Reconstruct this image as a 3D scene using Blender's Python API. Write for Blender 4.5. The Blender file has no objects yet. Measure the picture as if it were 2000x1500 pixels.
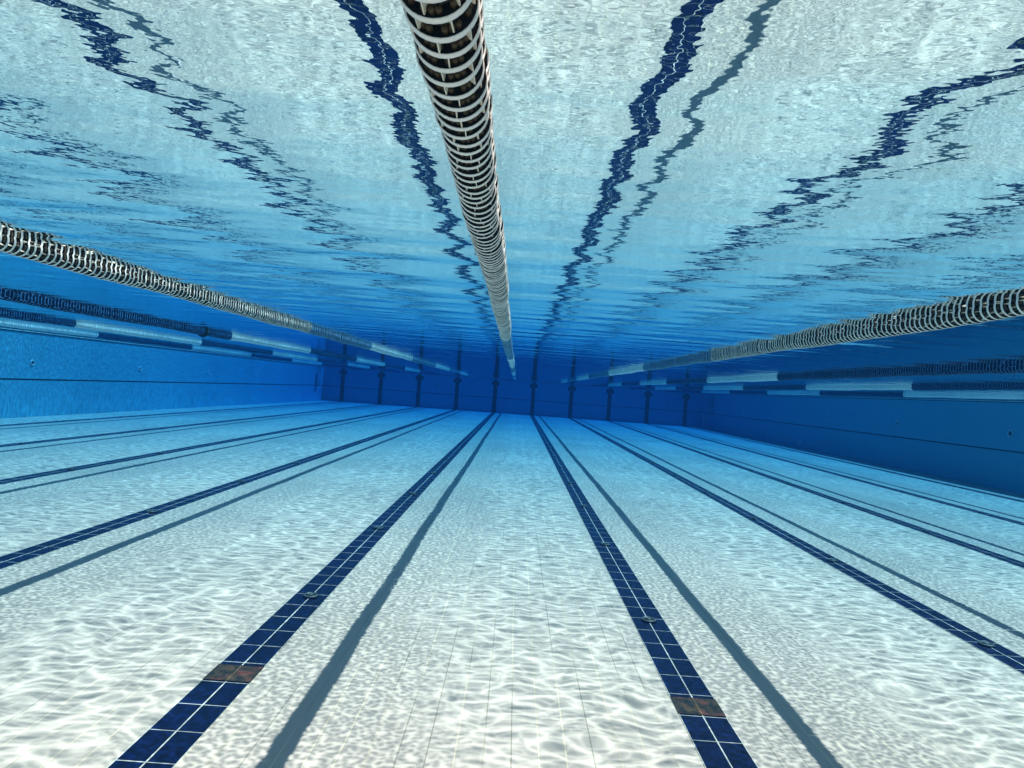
import bpy, bmesh, math, random
import numpy as np
from mathutils import Matrix, Vector

random.seed(7); rng = np.random.default_rng(7)
S = bpy.context.scene
COL = S.collection
R = math.radians

# ------------------------------------------------------------------ camera
H_CAM, X_CAM, ROLL = 1.638, 0.158, 0.0719
cam = bpy.data.cameras.new("camera"); cam_o = bpy.data.objects.new("camera", cam); COL.objects.link(cam_o)
cr, sr = math.cos(ROLL), math.sin(ROLL)
m = Matrix(((cr, -sr, 0, X_CAM), (0, 0, -1, 0), (sr, cr, 0, H_CAM), (0, 0, 0, 1)))
cam_o.matrix_world = m
cam.sensor_width = 36; cam.lens = 1310 / 2000 * 36
cam.shift_x = -9.5 / 2000; cam.shift_y = 10.2 / 2000
cam.clip_start = 0.01; cam.clip_end = 500
S.camera = cam_o

# ------------------------------------------------------------------ light
TO_SUN = Vector((0.345, 0.10, 1.0)).normalized()      # measured from the rope shadows on the floor
world = bpy.data.worlds.new("World"); S.world = world; world.use_nodes = True
nt = world.node_tree; nt.nodes.clear()
sky = nt.nodes.new("ShaderNodeTexSky"); sky.sky_type = 'NISHITA'; sky.sun_disc = False
sky.sun_elevation = math.asin(TO_SUN.z); sky.sun_rotation = math.atan2(TO_SUN.x, TO_SUN.y)
bg = nt.nodes.new("ShaderNodeBackground"); bg.inputs[1].default_value = 0.05
wo = nt.nodes.new("ShaderNodeOutputWorld")
nt.links.new(sky.outputs[0], bg.inputs[0]); nt.links.new(bg.outputs[0], wo.inputs[0])
sun = bpy.data.lights.new("sun", 'SUN'); sun.energy = 5.0; sun.angle = R(0.4); sun.color = (1, 0.675, 0.535)
sun_o = bpy.data.objects.new("sun", sun); COL.objects.link(sun_o)
sun_o.rotation_euler = TO_SUN.to_track_quat('Z', 'Y').to_euler(); sun_o.location = (5, 10, 20)

S.view_settings.view_transform = 'Standard'; S.view_settings.look = 'None'
S.view_settings.exposure = 1.03; S.view_settings.gamma = 1
S.render.engine = 'CYCLES'
cy = S.cycles
cy.use_denoising = True; cy.max_bounces = 10; cy.diffuse_bounces = 5; cy.glossy_bounces = 6
cy.transparent_max_bounces = 24; cy.transmission_bounces = 6; cy.volume_bounces = 1
cy.sample_clamp_indirect = 6; cy.caustics_reflective = True; cy.blur_glossy = 0.3

# ------------------------------------------------------------------ pool sizes (x=0 under the nearest rope)
XL, XR, YN, YF = -12.5, 12.5, -6.1, 43.9
WATER = 2.222; TOP = 2.36

# ------------------------------------------------------------------ node helpers
class N:
    def __init__(s, name):
        s.m = bpy.data.materials.new(name); s.m.use_nodes = True; s.t = s.m.node_tree; s.t.nodes.clear()
        s.out = s.t.nodes.new("ShaderNodeOutputMaterial")
    def n(s, typ, ins=None, **kw):
        x = s.t.nodes.new("ShaderNode" + typ)
        for k, v in kw.items(): setattr(x, k, v)
        for k, v in (ins or {}).items(): s.set(x, k, v)
        return x
    def set(s, x, k, v):
        if hasattr(v, 'outputs'): v = v.outputs[0]
        if isinstance(v, bpy.types.NodeSocket): s.t.links.new(v, x.inputs[k])
        else: x.inputs[k].default_value = v
    def math(s, op, a, b=0.0, c=0.0, clamp=False):
        x = s.n("Math", operation=op, use_clamp=clamp); s.set(x, 0, a); s.set(x, 1, b); s.set(x, 2, c); return x.outputs[0]
    def ramp(s, f, lo, hi, a=0.0, b=1.0, smooth=False):
        x = s.n("MapRange", {"Value": f, "From Min": lo, "From Max": hi, "To Min": a, "To Max": b},
                interpolation_type='SMOOTHSTEP' if smooth else 'LINEAR'); return x.outputs[0]
    def mix(s, f, a, b):
        x = s.n("Mix", data_type='RGBA'); s.set(x, 0, f); s.set(x, 6, a); s.set(x, 7, b); return x.outputs[2]
    def pos(s):
        return s.n("NewGeometry").outputs["Position"]
    def scale(s, v, sc, loc=(0, 0, 0), rot=(0, 0, 0)):
        x = s.n("Mapping", {"Vector": v, "Scale": sc, "Location": loc, "Rotation": rot}); return x.outputs[0]
    def noise(s, v, scale, detail=2, rough=0.5, out=0, distort=0.0):
        return s.n("TexNoise", {"Vector": v, "Scale": scale, "Detail": detail, "Roughness": rough, "Distortion": distort}).outputs[out]
    def bsdf(s, col, rough=0.5, spec=0.3, normal=None, **kw):
        x = s.n("BsdfPrincipled", {"Base Color": col, "Roughness": rough, "Specular IOR Level": spec})
        if normal is not None: s.set(x, "Normal", normal)
        for k, v in kw.items(): s.set(x, k, v)
        s.t.links.new(x.outputs[0], s.out.inputs[0]); return x
    def joint(s, coord, step, width, soft=0.0006):
        """1 on the joint lines that repeat every step metres"""
        f = s.math('ABSOLUTE', s.math('SUBTRACT', s.math('FRACT', s.math('ADD', s.math('DIVIDE', coord, step), 0.5)), 0.5))
        d = s.math('MULTIPLY', f, step)
        return s.ramp(d, width / 2 - soft, width / 2 + soft, 1.0, 0.0)

def C(*c): return (c[0], c[1], c[2], 1)

# ------------------------------------------------------------------ materials
def mat_floor():
    n = N("white_tile_floor"); p = n.pos(); xyz = n.n("SeparateXYZ", {0: p})
    jx = n.joint(xyz.outputs[0], 0.125, 0.0056); jy = n.joint(xyz.outputs[1], 0.25, 0.0050)
    big = n.noise(p, 0.5, 3); tile = n.n("TexWhiteNoise", {"Vector": n.n("VectorMath", {0: n.scale(p, (8, 4, 0))}, operation='FLOOR')}).outputs[0]
    c = n.mix(n.ramp(big, 0.3, 0.7), C(.44, .350, .295), C(.475, .375, .32))
    c = n.mix(n.math('MULTIPLY', tile, 0.10), c, C(.365, .315, .28))
    jn = n.noise(n.scale(p, (3, .35, 1)), 1.5, 2)
    jc = n.mix(n.ramp(jn, .42, .58), C(.27, .22, .17), C(.68, .52, .37))
    c = n.mix(jx, c, jc); c = n.mix(n.math('MULTIPLY', jy, 0.6), c, C(.45, .40, .32))
    hgt = n.math('SUBTRACT', 1.0, n.math('MAXIMUM', jx, jy))
    b = n.n("Bump", {"Strength": .4, "Distance": 0.002, "Height": hgt})
    n.bsdf(c, 0.45, 0.25, b); return n.m

def mat_line():
    n = N("navy_glazed_tile"); p = n.pos(); xyz = n.n("SeparateXYZ", {0: p})
    jx = n.joint(xyz.outputs[0], 0.125, 0.0065); jy = n.joint(xyz.outputs[1], 0.25, 0.0055)
    a = n.noise(p, 32, 3, .6); tile = n.n("TexWhiteNoise", {"Vector": n.n("VectorMath", {0: n.scale(p, (8, 4, 0))}, operation='FLOOR')}).outputs[0]
    c = n.mix(n.ramp(a, .35, .68), C(.0006, .0018, .011), C(.0016, .009, .062))
    c = n.mix(n.math('MULTIPLY', tile, .35), c, C(.0006, .002, .013))
    jn = n.ramp(n.noise(p, 3, 2), .3, .7, .55, 1.0)
    j = n.math('MULTIPLY', n.math('MAXIMUM', jx, n.math('MULTIPLY', jy, 0.75)), jn)
    c = n.mix(j, c, C(.62, .60, .54))
    n.bsdf(c, 0.4, 0.12); return n.m

def mat_wall():
    n = N("pale_blue_wall_panel"); p = n.pos()
    a = n.noise(p, 0.35, 4, .6); f = n.noise(n.scale(p, (2.2, 2.2, .25)), 1.0, 3)
    c = n.mix(a, C(.10, .36, .45), C(.14, .42, .51)); c = n.mix(n.math('MULTIPLY', f, .25), c, C(.06, .25, .34))
    n.bsdf(c, 0.5, 0.2); return n.m

def simple(name, col, rough=.45, spec=.3, var=.15, sc=6, **kw):
    n = N(name); a = n.noise(n.pos(), sc, 3)
    c2 = tuple(x * (1 - var * 2.2) for x in col[:3])
    n.bsdf(n.mix(n.ramp(a, .3, .7), C(*col), C(*c2)), rough, spec, **kw); return n.m

M_FLOOR, M_LINE, M_WALL = mat_floor(), mat_line(), mat_wall()
M_TARGET = simple("dark_wall_tile", (.002, .004, .014), .6, .1)
M_SEAM = simple("dark_seam", (.05, .085, .12), .7)
M_LIP = simple("white_overflow_edge", (.75, .76, .74), .4)
M_DECK = simple("deck_tile", (.45, .42, .36), .7)
M_STEEL = simple("dull_steel", (.22, .25, .27), .35, Metallic=.6)
M_RING = simple("offwhite_plastic", (.85, .81, .77), .35, .4, .05)
M_FIN = simple("cream_plastic_fin", (.80, .72, .60), .4, .3, .08)
M_HUB = simple("painted_shade_hub", (.012, .016, .022), .5)  # near-black colour paints in the shade inside the pale floats
M_PEG = simple("tan_peg_plastic", (.085, .058, .032), .5)
M_BLUE = simple("blue_plastic", (.22, .42, .60), .4, .3, .1)
M_DBLUE = simple("dark_blue_plastic", (.06, .15, .32), .45)
def mat_translucent(name, col, f):
    n = N(name); a = n.noise(n.pos(), 14, 3); c = n.mix(n.ramp(a, .3, .7), C(*col), C(*[x * .9 for x in col]))
    d = n.n("BsdfDiffuse", {"Color": c}); t = n.n("BsdfTranslucent", {"Color": c})
    m_ = n.n("MixShader", {0: f, 1: d.outputs[0], 2: t.outputs[0]})
    g = n.n("BsdfGlossy", {"Color": C(.8, .8, .8), "Roughness": .35}); fr = n.n("Fresnel", {"IOR": 1.15})
    n.t.links.new(n.n("MixShader", {0: fr.outputs[0], 1: m_.outputs[0], 2: g.outputs[0]}).outputs[0], n.out.inputs[0]); return n.m
M_WHITE = mat_translucent("white_translucent_plastic", (.96, .95, .93), .42)
M_DEEP = simple("deep_blue_plastic", (.035, .14, .33), .4, .3, .1)
M_DEEPER = simple("deepest_blue_plastic", (.010, .04, .13), .45)
M_CABLE = simple("grey_cable", (.10, .11, .12), .5)
M_GLASS = simple("grey_inlet_metal", (.05, .075, .09), .5, .4, .2, 40)
M_HOLE = simple("dark_opening", (.004, .006, .01), .6)
M_INLET = simple("pale_inlet_plastic", (.58, .66, .72), .4)

def mat_rust():
    n = N("brown_mottled_plate"); p = n.pos()
    a = n.noise(n.scale(p, (1, .6, 1)), 22, 4, .65); b = n.noise(p, 9, 2)
    c = n.mix(n.ramp(a, .38, .62), C(.005, .004, .003), C(.060, .030, .012))
    c = n.mix(n.ramp(b, .56, .66), c, C(.11, .028, .018))
    xyz = n.n("SeparateXYZ", {0: p}); jx = n.joint(xyz.outputs[0], 0.125, 0.005)
    c = n.mix(n.math('MULTIPLY', jx, .6), c, C(.22, .15, .05))
    n.bsdf(c, .3, .4); return n.m
M_RUST = mat_rust()

def mat_water():
    """below the critical angle the surface mirrors the pool; steeper rays pass, tinted by a painted caustic pattern"""
    n = N("rippled_water"); p = n.pos(); xyz = n.n("SeparateXYZ", {0: p})
    # ripples too fine for the mesh
    w1 = n.noise(n.scale(p, (.45, 1, 1)), 7.0, 1, .5)
    w2 = n.noise(n.scale(p, (.8, 1, 1)), 19.0, 2, .5)
    h = n.math('ADD', n.math('MULTIPLY', w1, 0.0021), n.math('MULTIPLY', w2, 0.0005))
    b = n.n("Bump", {"Strength": 1.0, "Distance": 1.0, "Height": h})
    fr = n.n("Fresnel", {"IOR": 1.333, "Normal": b})
    gl = n.n("BsdfGlossy", {"Color": C(.97, .98, .98), "Roughness": 0.0, "Normal": b})
    # caustic net painted into the transparency colour, in place of light focused by ripples
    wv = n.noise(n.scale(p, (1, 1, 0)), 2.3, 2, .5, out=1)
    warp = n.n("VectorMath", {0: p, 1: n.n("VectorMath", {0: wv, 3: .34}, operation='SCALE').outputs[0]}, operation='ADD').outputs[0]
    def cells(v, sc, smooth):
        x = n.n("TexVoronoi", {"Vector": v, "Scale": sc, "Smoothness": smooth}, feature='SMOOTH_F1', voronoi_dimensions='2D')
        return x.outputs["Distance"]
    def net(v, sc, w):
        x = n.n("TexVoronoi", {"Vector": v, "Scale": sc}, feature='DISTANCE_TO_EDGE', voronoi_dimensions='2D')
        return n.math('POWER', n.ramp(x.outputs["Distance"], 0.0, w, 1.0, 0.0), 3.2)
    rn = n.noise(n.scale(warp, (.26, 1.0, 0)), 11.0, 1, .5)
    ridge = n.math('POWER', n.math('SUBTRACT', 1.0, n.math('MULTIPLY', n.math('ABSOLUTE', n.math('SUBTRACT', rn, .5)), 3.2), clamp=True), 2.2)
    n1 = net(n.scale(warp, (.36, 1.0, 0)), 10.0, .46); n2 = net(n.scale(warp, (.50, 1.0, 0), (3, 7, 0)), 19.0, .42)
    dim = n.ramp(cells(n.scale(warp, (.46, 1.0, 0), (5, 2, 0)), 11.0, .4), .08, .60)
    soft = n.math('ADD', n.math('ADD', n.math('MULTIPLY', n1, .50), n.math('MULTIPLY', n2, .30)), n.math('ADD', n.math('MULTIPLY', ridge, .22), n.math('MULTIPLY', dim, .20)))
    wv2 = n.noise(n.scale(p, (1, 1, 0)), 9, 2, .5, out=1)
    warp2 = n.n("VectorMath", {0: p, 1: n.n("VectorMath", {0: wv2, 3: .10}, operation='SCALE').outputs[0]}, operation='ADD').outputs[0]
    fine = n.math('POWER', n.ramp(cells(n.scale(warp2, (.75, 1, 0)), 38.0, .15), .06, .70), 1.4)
    # the painted caustics turn finer beside the ropes, as if from stirred-up ripples
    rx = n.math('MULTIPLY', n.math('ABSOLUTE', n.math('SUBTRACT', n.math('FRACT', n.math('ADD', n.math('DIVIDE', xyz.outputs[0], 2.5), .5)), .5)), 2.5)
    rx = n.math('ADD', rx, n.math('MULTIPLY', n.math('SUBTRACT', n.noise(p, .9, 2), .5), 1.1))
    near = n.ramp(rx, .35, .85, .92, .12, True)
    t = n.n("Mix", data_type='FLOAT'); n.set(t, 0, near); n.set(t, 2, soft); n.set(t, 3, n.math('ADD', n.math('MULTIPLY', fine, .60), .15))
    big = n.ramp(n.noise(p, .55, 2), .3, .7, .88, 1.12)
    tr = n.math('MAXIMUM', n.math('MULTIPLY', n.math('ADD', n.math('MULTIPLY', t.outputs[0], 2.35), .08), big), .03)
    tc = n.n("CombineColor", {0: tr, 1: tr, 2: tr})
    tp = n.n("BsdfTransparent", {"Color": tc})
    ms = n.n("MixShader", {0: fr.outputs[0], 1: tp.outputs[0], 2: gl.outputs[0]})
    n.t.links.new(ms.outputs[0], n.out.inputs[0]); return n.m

# ------------------------------------------------------------------ mesh helpers
def link(name, me, mats, parent=None):
    o = bpy.data.objects.new(name, me); COL.objects.link(o)
    if mats is not None and not me.materials:
        for mm in (mats if isinstance(mats, (list, tuple)) else [mats]): me.materials.append(mm)
    if parent is not None: o.parent = parent
    return o
def tag(o, label=None, cat=None, group=None, kind=None):
    if label: o["label"] = label
    if cat: o["category"] = cat
    if group: o["group"] = group
    if kind: o["kind"] = kind
    return o
def empty(name, loc): 
    o = bpy.data.objects.new(name, None); COL.objects.link(o); o.location = loc; o.empty_display_size = .2; return o
class MB:
    def __init__(s): s.v = []; s.f = []; s.mi = []; s.sm = []
    def add(s, vs, fs, mi=0, smooth=False):
        o = len(s.v); s.v += [tuple(a) for a in vs]
        for f in fs: s.f.append([i + o for i in f]); s.mi.append(mi); s.sm.append(smooth)
        return s
    def box(s, a, b, mi=0):
        (x0, y0, z0), (x1, y1, z1) = a, b
        v = [(x, y, z) for z in (z0, z1) for y in (y0, y1) for x in (x0, x1)]
        return s.add(v, [(0, 2, 3, 1), (4, 5, 7, 6), (0, 1, 5, 4), (2, 6, 7, 3), (0, 4, 6, 2), (1, 3, 7, 5)], mi)
    def lathe(s, prof, seg, axis='Y', mi=0, smooth=True, closed=False, c=(0, 0, 0), a0=0):
        v = []; P = len(prof)
        for i in range(seg):
            a = a0 + 2 * math.pi * i / seg; ca, sa = math.cos(a), math.sin(a)
            for r, t in prof:
                q = {'Y': (r * ca, t, r * sa), 'Z': (r * ca, r * sa, t), 'X': (t, r * ca, r * sa)}[axis]
                v.append((q[0] + c[0], q[1] + c[1], q[2] + c[2]))
        f = []; last = P if closed else P - 1
        for i in range(seg):
            j = (i + 1) % seg
            for k in range(last):
                l = (k + 1) % P
                f.append((i * P + k, i * P + l, j * P + l, j * P + k))
        return s.add(v, f, mi, smooth)
    def tube(s, pts, r, seg=8, mi=0):
        pts = [Vector(p) for p in pts]; v = []; f = []
        for i, p in enumerate(pts):
            d = (pts[min(i + 1, len(pts) - 1)] - pts[max(i - 1, 0)]).normalized()
            u = d.cross(Vector((0, 0, 1))); u = u if u.length > .01 else d.cross(Vector((1, 0, 0))); u.normalize(); w = d.cross(u)
            for k in range(seg):
                a = 2 * math.pi * k / seg; v.append(p + u * math.cos(a) * r + w * math.sin(a) * r)
        for i in range(len(pts) - 1):
            for k in range(seg):
                l = (k + 1) % seg; f.append((i * seg + k, i * seg + l, (i + 1) * seg + l, (i + 1) * seg + k))
        f.append(tuple(range(seg))[::-1]); f.append(tuple((len(pts) - 1) * seg + k for k in range(seg)))
        return s.add(v, f, mi, True)
    def mesh(s, name, mats=None):
        me = bpy.data.meshes.new(name); me.from_pydata(s.v, [], s.f)
        for mm in (mats if isinstance(mats, (list, tuple)) else [mats] if mats else []): me.materials.append(mm)
        me.polygons.foreach_set("material_index", s.mi); me.polygons.foreach_set("use_smooth", s.sm); me.update(); return me
    def build(s, name, mats, parent=None): return link(name, s.mesh(name, mats), None, parent)

# ------------------------------------------------------------------ the pool shell
fl = MB(); fl.box((XL - .5, YN - .5, -.3), (XR + .5, YF + .5, 0)); tag(fl.build("pool_floor", M_FLOOR), kind='structure')
dk = MB(); W = 1.0
dk.box((XL - .3 - W, YN - .3 - W, 2.30), (XL - .3, YF + .3 + W, TOP)); dk.box((XR + .3, YN - .3 - W, 2.30), (XR + .3 + W, YF + .3 + W, TOP))
dk.box((XL - .3, YF + .3, 2.30), (XR + .3, YF + .3 + W, TOP)); dk.box((XL - .3, YN - .3 - W, 2.30), (XR + .3, YN - .3, TOP))
tag(dk.build("pool_deck", M_DECK), kind='structure')

LEDGE = 0.985
def wall(label, axis, at, sgn, a, b):
    """at: plane of the wall face, sgn: direction into the pool, a..b: extent along the wall"""
    root = empty("pool_wall", (at if axis == 'x' else 0, at if axis == 'y' else (a + b) / 2, 0)); tag(root, label, "wall")
    root.location = (0, 0, 0)
    def slab(name, d0, d1, z0, z1, mat):
        m_ = MB(); lo, hi = sorted((at + sgn * d0, at + sgn * d1))
        if axis == 'x': m_.box((lo, a, z0), (hi, b, z1))
        else: m_.box((a, lo, z0), (b, hi, z1))
        return m_.build(name, mat, root)
    slab("lower_panel", -.3, -.012, 0.003, LEDGE - .026, M_WALL)
    slab("ledge_joint", -.3, -.03, LEDGE - .025, LEDGE + .015, M_SEAM)
    slab("upper_panel", -.3, 0, LEDGE + .016, WATER - .035, M_WALL)
    slab("overflow_groove", -.3, -.03, WATER - .034, WATER - .012, M_SEAM)
    slab("overflow_edge", -.3, .022, WATER - .011, TOP - .01, M_LIP)
    base = Vector((at, (a + b) / 2, 0)) if axis == 'x' else Vector(((a + b) / 2, at, 0))
    root.location = base
    for c in root.children: c.location = -base
    return root
wall("sunlit pale blue side wall of the pool, on the left", 'x', XL, 1, YN, YF)
wall("shaded dark blue side wall of the pool, on the right", 'x', XR, -1, YN, YF)
wall("far deep blue end wall marked with dark crosses", 'y', YF, -1, XL + .02, XR - .02)
wall("pool end wall behind the viewer", 'y', YN, 1, XL + .02, XR - .02)

# ------------------------------------------------------------------ water surface
def water():
    ys = np.concatenate([np.arange(YN - .3, -.2, .12), np.arange(-.2, 7, .03), np.arange(7, 16, .045), np.arange(16, YF + .3, .08)]); ys = np.append(ys, YF + .3)
    xs = np.linspace(XL - .3, XR + .3, 380)
    X, Y = np.meshgrid(xs, ys); Z = np.zeros_like(X)
    nw = 110
    lam = np.exp(rng.uniform(math.log(.26), math.log(.95), nw))
    th = rng.normal(math.pi / 2, .14, nw)
    slope = 0.0075 * math.sqrt(2 / nw) * (lam / .5) ** -.6
    for l, t, sl in zip(lam, th, slope):
        k = 2 * math.pi / l
        # do not send waves shorter than the grid can carry along x
        if l / max(abs(math.cos(t)), 1e-3) < .22: continue
        Z += sl / k * np.sin(k * (np.cos(t) * X + np.sin(t) * Y) + rng.uniform(0, 6.283))
    ny, nx = X.shape
    co = np.stack([X, Y, Z + WATER], -1).reshape(-1, 3)
    i = np.arange(ny - 1)[:, None] * nx + np.arange(nx - 1)[None]
    q = np.stack([i, i + 1, i + nx + 1, i + nx], -1).reshape(-1, 4)
    me = np_mesh("water_surface", co, q, None, True); me.materials.append(mat_water())
    return tag(link("water_surface", me, None), kind='structure')
def np_mesh(name, co, quads, mi=None, smooth=True):
    me = bpy.data.meshes.new(name); nf = len(quads)
    me.vertices.add(len(co)); me.vertices.foreach_set("co", co.astype(np.float32).ravel())
    me.loops.add(nf * 4); me.loops.foreach_set("vertex_index", quads.astype(np.int32).ravel())
    me.polygons.add(nf); me.polygons.foreach_set("loop_start", np.arange(0, nf * 4, 4, dtype=np.int32))
    if mi is not None: me.polygons.foreach_set("material_index", mi.astype(np.int32))
    if isinstance(smooth, np.ndarray): me.polygons.foreach_set("use_smooth", smooth)
    else: me.polygons.foreach_set("use_smooth", np.full(nf, smooth))
    me.update(calc_edges=True); me.validate(); return me
water()

# ------------------------------------------------------------------ floor lines, targets
ORD = ["", "second", "third", "fourth", "fifth"]
def line_place(k):
    if k == -1: return "left of the nearest rope"
    if k == 0: return "right of the nearest rope"
    if k == -5: return "next to left wall"
    if k == 4: return "next to right wall"
    return f"{ORD[k + 5]} from left wall" if k < 0 else f"{ORD[4 - k]} from right wall"
Y_LINE_END = 42.4
for k in range(-5, 5):
    xc = 1.25 + 2.5 * k
    b = MB(); b.box((xc - .125, YN + 1.5, -.02), (xc + .125, Y_LINE_END + 1.2, .004))
    tag(b.build("lane_line", M_LINE), "navy tiled lane line on the pool floor, " + line_place(k), "lane line", "lane lines on the floor")
    t = MB(); y0 = YF - .004
    x0, x1, w = xc - .125, xc + .125, .125
    poly = [(x0, .006), (x1, .006), (x1, 1.785), (x1 + w, 1.785), (x1 + w, 2.045), (x1, 2.045), (x1, 2.17), (x0, 2.17), (x0, 2.045), (x0 - w, 2.045), (x0 - w, 1.785), (x0, 1.785)]
    v = [(x, y0 - .004, z) for x, z in poly] + [(x, y0 + .002, z) for x, z in poly]; L_ = len(poly)
    def q(a, b_, c, d): return [(a, b_, c, d)]
    fs = [(0, 1, 2, 11), (11, 2, 5, 8), (10, 11, 8, 9), (2, 3, 4, 5), (8, 5, 6, 7)]
    t.add(v, fs); t.add(v, [(i, i + L_, (i + 1) % L_ + L_, (i + 1) % L_) for i in range(L_)])
    tag(t.build("wall_target", M_TARGET), "dark cross stripe on far wall ending the lane line " + line_place(k), "wall marking", "cross targets on the far wall")

# ------------------------------------------------------------------ brown plates and floor inlets on the lines
for k, lab in ((-1, "brown and reddish mottled plate across the lane line left of the rope shadow"), (0, "brown rusty plate across the lane line at the lower right")):
    xc = 1.25 + 2.5 * k; root = empty("cover_plate", (xc, 3.61, 0)); tag(root, lab, "plate", "brown plates across the lane lines")
    b = MB(); b.box((-.1205, -.0945, .0015), (.1205, .0945, .0065)); b.build("plate", M_RUST, root)
    f = MB()
    f.box((-.1247, -.098, .0015), (-.1205, .098, .0072)); f.box((.1205, -.098, .0015), (.1247, .098, .0072))
    f.box((-.1205, -.098, .0015), (.1205, -.0945, .0070)); f.box((-.1205, .0945, .0015), (.1205, .098, .0070))
    f.build("frame", M_HOLE, root)

def frustum(x, y, z):
    u = 1310 * (x - X_CAM) / y; v = 1310 * (H_CAM - z) / y
    px = 1009.5 + u * cr - v * sr; py = 760.2 + u * sr + v * cr
    return -20 < px < 2020 and -20 < py < 1520
base = MB(); base.lathe([(.0, .006), (.053, .006), (.056, .012), (.050, .020), (.042, .021), (.040, .012), (0, .010)], 28, 'Z')
cap = MB(); cap.lathe([(.0, .026), (.016, .026), (.022, .022), (.022, .012)], 20, 'Z')
slots = MB(); slots.lathe([(.024, .0135), (.024, .015), (.038, .015), (.038, .0135)], 24, 'Z')
me_b, me_c, me_s = base.mesh("flange", M_GLASS), cap.mesh("nozzle_cap", M_GLASS), slots.mesh("dark_ring", M_HOLE)
NUM = ["nearest", "second", "third", "fourth", "fifth", "sixth", "seventh"]
for k in range(-5, 5):
    xc = 1.25 + 2.5 * k; cnt = 0
    for i in range(7):
        y = 4.95 + 2.42 * i
        if not frustum(xc, y, 0) : continue
        if cnt >= 7: break
        r = empty("floor_inlet", (xc, y, 0)); r.rotation_euler.z = random.uniform(0, 1)
        tag(r, f"grey floor inlet, {NUM[cnt]} in view on lane line " + line_place(k), "floor inlet", "round inlets along the lane lines")
        link("flange", me_b, None, r); link("nozzle_cap", me_c, None, r)
        if y < 10: link("dark_ring", me_s, None, r)
        cnt += 1

# ------------------------------------------------------------------ wall inlets
ring_me, eye_me = MB(), MB()
ring_me.lathe([(.100, -.01), (.100, .012), (.088, .024), (.070, .022), (.060, .008), (.060, -.01)], 28, 'Y')
eye_me.lathe([(.0, .006), (.058, .004)], 20, 'Y'); eye_me.lathe([(.0, .020), (.022, .020), (.026, .006)], 14, 'Y')
ring_me, eye_me = ring_me.mesh("inlet_ring", M_INLET), eye_me.mesh("inlet_eye", M_SEAM)
def wall_inlet(x, y, z, rz, label, group, sc=1):
    r = empty("wall_inlet", (x, y, z)); r.rotation_euler.z = rz; r.scale = (sc,) * 3
    tag(r, label, "wall inlet", group); link("inlet_ring", ring_me, None, r); link("inlet_eye", eye_me, None, r)
far = [(-10, "between the first and second wall stripes"), (-5, "between the third and fourth wall stripes"), (0, "below the end of the nearest rope"), (5, "between the third and fourth stripes from the right wall"), (10, "between the two stripes nearest the right wall")]
for x, t in far: wall_inlet(x, YF, 1.45, math.pi, "round inlet on the far wall " + t, "inlets on the far wall", .95)
for i in range(6):
    if i < 5: wall_inlet(XL, 17.5 + 5 * i, 1.42, -math.pi / 2, f"round inlet on the sunlit left wall, {NUM[i]} from the viewer", "inlets on the left wall", .8)
    if i < 5: wall_inlet(XR, 16.7 + 4.95 * i, 1.42, math.pi / 2, f"round inlet on the shaded right wall, {NUM[i]} from the viewer", "inlets on the right wall", 1.0)
for x, y, z, t in ((XR - .0, 29, .18, "larger round cover low on the shaded right wall"), (XR, 38.5, .55, "small round cover low on the right wall near the far corner")):
    r = empty("wall_cover", (x, y, z)); tag(r, t, "wall cover")
    b = MB(); b.lathe([(0, -.010), (.12, -.008), (.15, .0), (.15, .03)], 28, 'X', smooth=True); b.build("disc", M_INLET, r)
    b = MB(); b.lathe([(0, -.013), (.018, -.013), (.018, 0)], 10, 'X'); b.build("bolt", M_SEAM, r)

# ------------------------------------------------------------------ ladders
def ladder(x, y, s, label):
    r = empty("pool_ladder", (x, y, 0)); tag(r, label, "ladder", "ladders near the far corners")
    for dy in (-.25, .25):
        b = MB(); b.tube([(-s * .2, dy, 2.50 - .18), (s * .06, dy, 2.30), (s * .12, dy, 2.18), (s * .13, dy, 1.9), (s * .13, dy, 1.06), (s * .05, dy, 1.02), (s * -.01, dy, 1.02)], .022); b.build("rail", M_STEEL, r)
    for z in (1.12, 1.39, 1.66, 1.93):
        b = MB(); b.box((s * .13 - .04, -.23, z - .015), (s * .13 + .04, .23, z + .015)); b.build("rung", M_STEEL, r)
ladder(XL, 42.3, 1, "steel ladder on the left wall near the far corner")
ladder(XR, 42.0, -1, "steel ladder on the right wall near the far corner")

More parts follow.
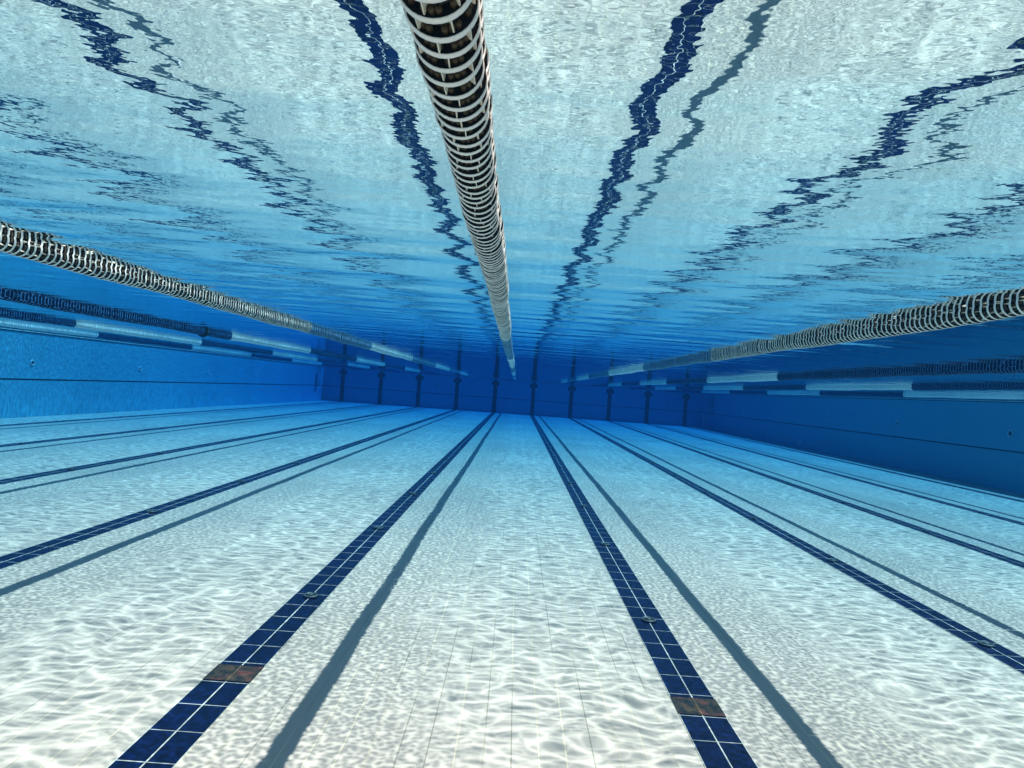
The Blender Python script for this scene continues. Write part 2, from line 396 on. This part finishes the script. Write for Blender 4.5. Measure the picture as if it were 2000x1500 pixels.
# ------------------------------------------------------------------ lane ropes
PITCH = .048
def float_template(seg, prof, fins, pegs, mats):
    """one float along +Y, length PITCH; material slots: 0 ring, 1 fin, 2 hub, 3 peg"""
    b = MB()
    b.lathe(prof, seg, 'Y', 0, True, True)
    b.lathe([(.030, .0), (.034, .010), (.034, .040), (.030, .0485)], max(8, seg // 2), 'Y', 2, True)
    b.lathe([(.034, .0058), (.0539, .0058)], max(8, seg // 2), 'Y', 2, False)
    for i in range(fins):
        a = 2 * math.pi * i / fins; ca, sa = math.cos(a), math.sin(a); tx, tz = -sa * .0011, ca * .0011
        v = []
        for y in (.011, PITCH + .0005):
            for r_ in (.033, .0535):
                v += [(ca * r_ + tx, y, sa * r_ + tz), (ca * r_ - tx, y, sa * r_ - tz)]
        b.add(v, [(0, 2, 6, 4), (1, 5, 7, 3), (2, 3, 7, 6), (0, 4, 5, 1)], 1)
    if pegs:
        for i in range(fins):
            for j in (-1, 0, 1):
                a = 2 * math.pi * (i + .5 + j * .24) / fins; ca, sa = math.cos(a), math.sin(a)
                n_ = Vector((ca, 0, sa)); t_ = Vector((-sa, 0, ca)); y_ = Vector((0, 1, 0)); v = []
                for rr, d in ((.0056, .0060), (.0056, -.004), (.0036, -.0065)):
                    for s_ in range(8):
                        g = 2 * math.pi * s_ / 8; v.append(n_ * (.0425 + math.sin(g) * rr) + t_ * math.cos(g) * rr + y_ * d)
                f = [(c * 8 + s_, c * 8 + (s_ + 1) % 8, c * 8 + 8 + (s_ + 1) % 8, c * 8 + 8 + s_) for c in (0, 1) for s_ in range(8)]
                f += [(16, 17, 18, 19), (16, 19, 20, 23), (20, 21, 22, 23)]
                b.add(v, f, 3, True)
    return b
RING = [(.0548, .0), (.0562, .0012), (.0567, .007), (.0562, .0128), (.0548, .014), (.0540, .0135), (.0540, .0005)]
RING_LO = [(.0545, .0), (.0566, .0025), (.0566, .0115), (.0545, .014)]
near_b = float_template(32, RING, 6, True, None)
near_me = near_b.mesh("float", [M_RING, M_FIN, M_HUB, M_PEG])
lo = float_template(16, RING_LO, 5, False, None)
sol = MB(); sol.lathe([(.0505, 0), (.0545, .0015), (.0560, .006), (.0545, .0105), (.0515, .013), (.0515, .044), (.0505, .0475)], 16, 'Y', 0, True, False)
SO = tuple(np.array(q) for q in (sol.v, sol.f, sol.mi, sol.sm))
LO_V = np.array(lo.v); LO_F = np.array([f for f in lo.f]); LO_M = np.array(lo.mi); LO_S = np.array(lo.sm); LO = (LO_V, LO_F, LO_M, LO_S)

def meander(k, y):
    return .006 * math.sin(y * .5 + k * 1.7) + .003 * math.sin(y * 2.3 + k * 4.1) + .002 * math.sin(y * 5.1 + k)
def heave(k, y): return .004 * math.sin(y * 1.9 + k * 2.3) + .003 * math.sin(y * 4.3 + k)
ROPE_Z = WATER - .020
def spots(y0, y1, n_max=10**6):
    out = []; y = y0; i = 0
    while y < y1 - PITCH * .5 and i < n_max:
        out.append(y); y += PITCH + (random.uniform(.004, .011) if random.random() < .22 else random.uniform(0, .0015)); i += 1
    return out
def block(name, k, y0, y1, mats, root, T=LO):
    V_, F_, M_, S_ = T; ys = spots(y0, y1); n_ = len(ys)
    co = np.empty((n_, len(V_), 3))
    for i, y in enumerate(ys):
        a = rng.uniform(0, 6.283); ca, sa = math.cos(a), math.sin(a); sc = rng.uniform(.97, 1.03)
        co[i, :, 0] = (V_[:, 0] * ca - V_[:, 2] * sa) * sc + meander(k, y) + rng.uniform(-.0035, .0035)
        co[i, :, 2] = (V_[:, 0] * sa + V_[:, 2] * ca) * sc + heave(k, y)
        co[i, :, 1] = V_[:, 1] + y
    q_ = (F_[None] + (np.arange(n_) * len(V_))[:, None, None]).reshape(-1, 4)
    me = np_mesh(name, co.reshape(-1, 3), q_, np.tile(M_, n_), np.tile(S_, n_))
    for mm in mats: me.materials.append(mm)
    return tag(link(name, me, None, root), kind='stuff')
MS_BEIGE = [M_RING, M_FIN, M_HUB, M_PEG]; MS_BLUE = [M_BLUE, M_BLUE, M_DBLUE, M_DBLUE]; MS_DEEP = [M_DEEP, M_DEEP, M_DEEPER, M_DEEPER]; MS_WHITE = [M_WHITE, M_WHITE, M_WHITE, M_WHITE]
ROPES = {0: "nearest lane rope of ringed floats, hanging overhead down the middle",
         -1: "lane rope with ringed cream floats, first to the left of the overhead rope",
         -2: "blue and white lane rope, second to the left of the overhead rope",
         -3: "blue and white lane rope, third to the left of the overhead rope",
         -4: "blue and white lane rope closest to the sunlit left wall",
         1: "lane rope with ringed cream floats, first to the right of the overhead rope",
         2: "blue and white lane rope, second to the right of the overhead rope",
         3: "blue and white lane rope, third to the right of the overhead rope",
         4: "blue and white lane rope closest to the shaded right wall"}
START = {0: .40, -1: 3.1, 1: 2.8}
for k, lab in ROPES.items():
    root = empty("lane_rope", (2.5 * k, 0, ROPE_Z)); tag(root, lab, "lane rope", "lane ropes floating between the lanes")
    off = .55 if k > 0 else (0 if k > -3 else -.4)
    b = MB(); b.tube([(meander(k, y), y, heave(k, y)) for y in np.arange(YN, YF - .02, .25)] + [(0, YF - .005, 0)], .009, 6); b.build("cable", M_CABLE, root)
    e1 = 7.3 + off if abs(k) < 2 else 5.6
    if k in START:
        s0 = START[k]; sp = spots(s0, 99, 100); s1 = sp[-1] + PITCH
        block("float_block", k, YN + .6, s0, MS_BEIGE, root)
        for y in sp:
            o = link("float", near_me, None, root)
            o.location = (meander(k, y) + random.uniform(-.0025, .0025), y, heave(k, y)); o.scale = (random.uniform(.975, 1.025),) * 2 + (1,); o.scale.z = o.scale.x; o.scale.y = 1; o.rotation_euler = (random.uniform(-.02, .02), random.uniform(0, 6.28), random.uniform(-.03, .03))
        block("float_block", k, s1, max(e1, s1 + .2), MS_BEIGE, root); e1 = max(e1, s1 + .2)
    else:
        block("float_block", k, YN + .6, e1, MS_BEIGE, root)
    cuts = [e1, 11.9 + off, 16.5 + off, 21.2 + off, 25.8 + off, 30.4 + off, 35.0 + off, YF - .35]
    for i in range(7):
        o = block("float_block", k, cuts[i], cuts[i + 1], MS_WHITE if i % 2 else (MS_BLUE if abs(k) < 2 else MS_DEEP), root, SO if i % 2 else LO)
        o["label"] = "solid white block of floats" if i % 2 else "dark blue block of floats"
    if k == -2:
        c = MB(); c.lathe([(.0, -.03), (.085, -.03), (.088, 0), (.085, .03), (.0, .03)], 20, 'Y', c=(meander(k, 10.9), 10.9, 0)); c.build("clip", M_HOLE, root)

# ------------------------------------------------------------------ the water body: distance fades to blue
hb = MB(); hb.box((XL - 3, YN - 3, -1.3), (XR + 3, YF + 3, 2.62))
hz = N("water_body")
pv = hz.n("VolumePrincipled", {"Color": C(.001, .006, .014), "Absorption Color": C(.070, .585, .915), "Density": .2})
hz.t.links.new(pv.outputs[0], hz.out.inputs[1])
tag(hb.build("haze", hz.m), kind='stuff')
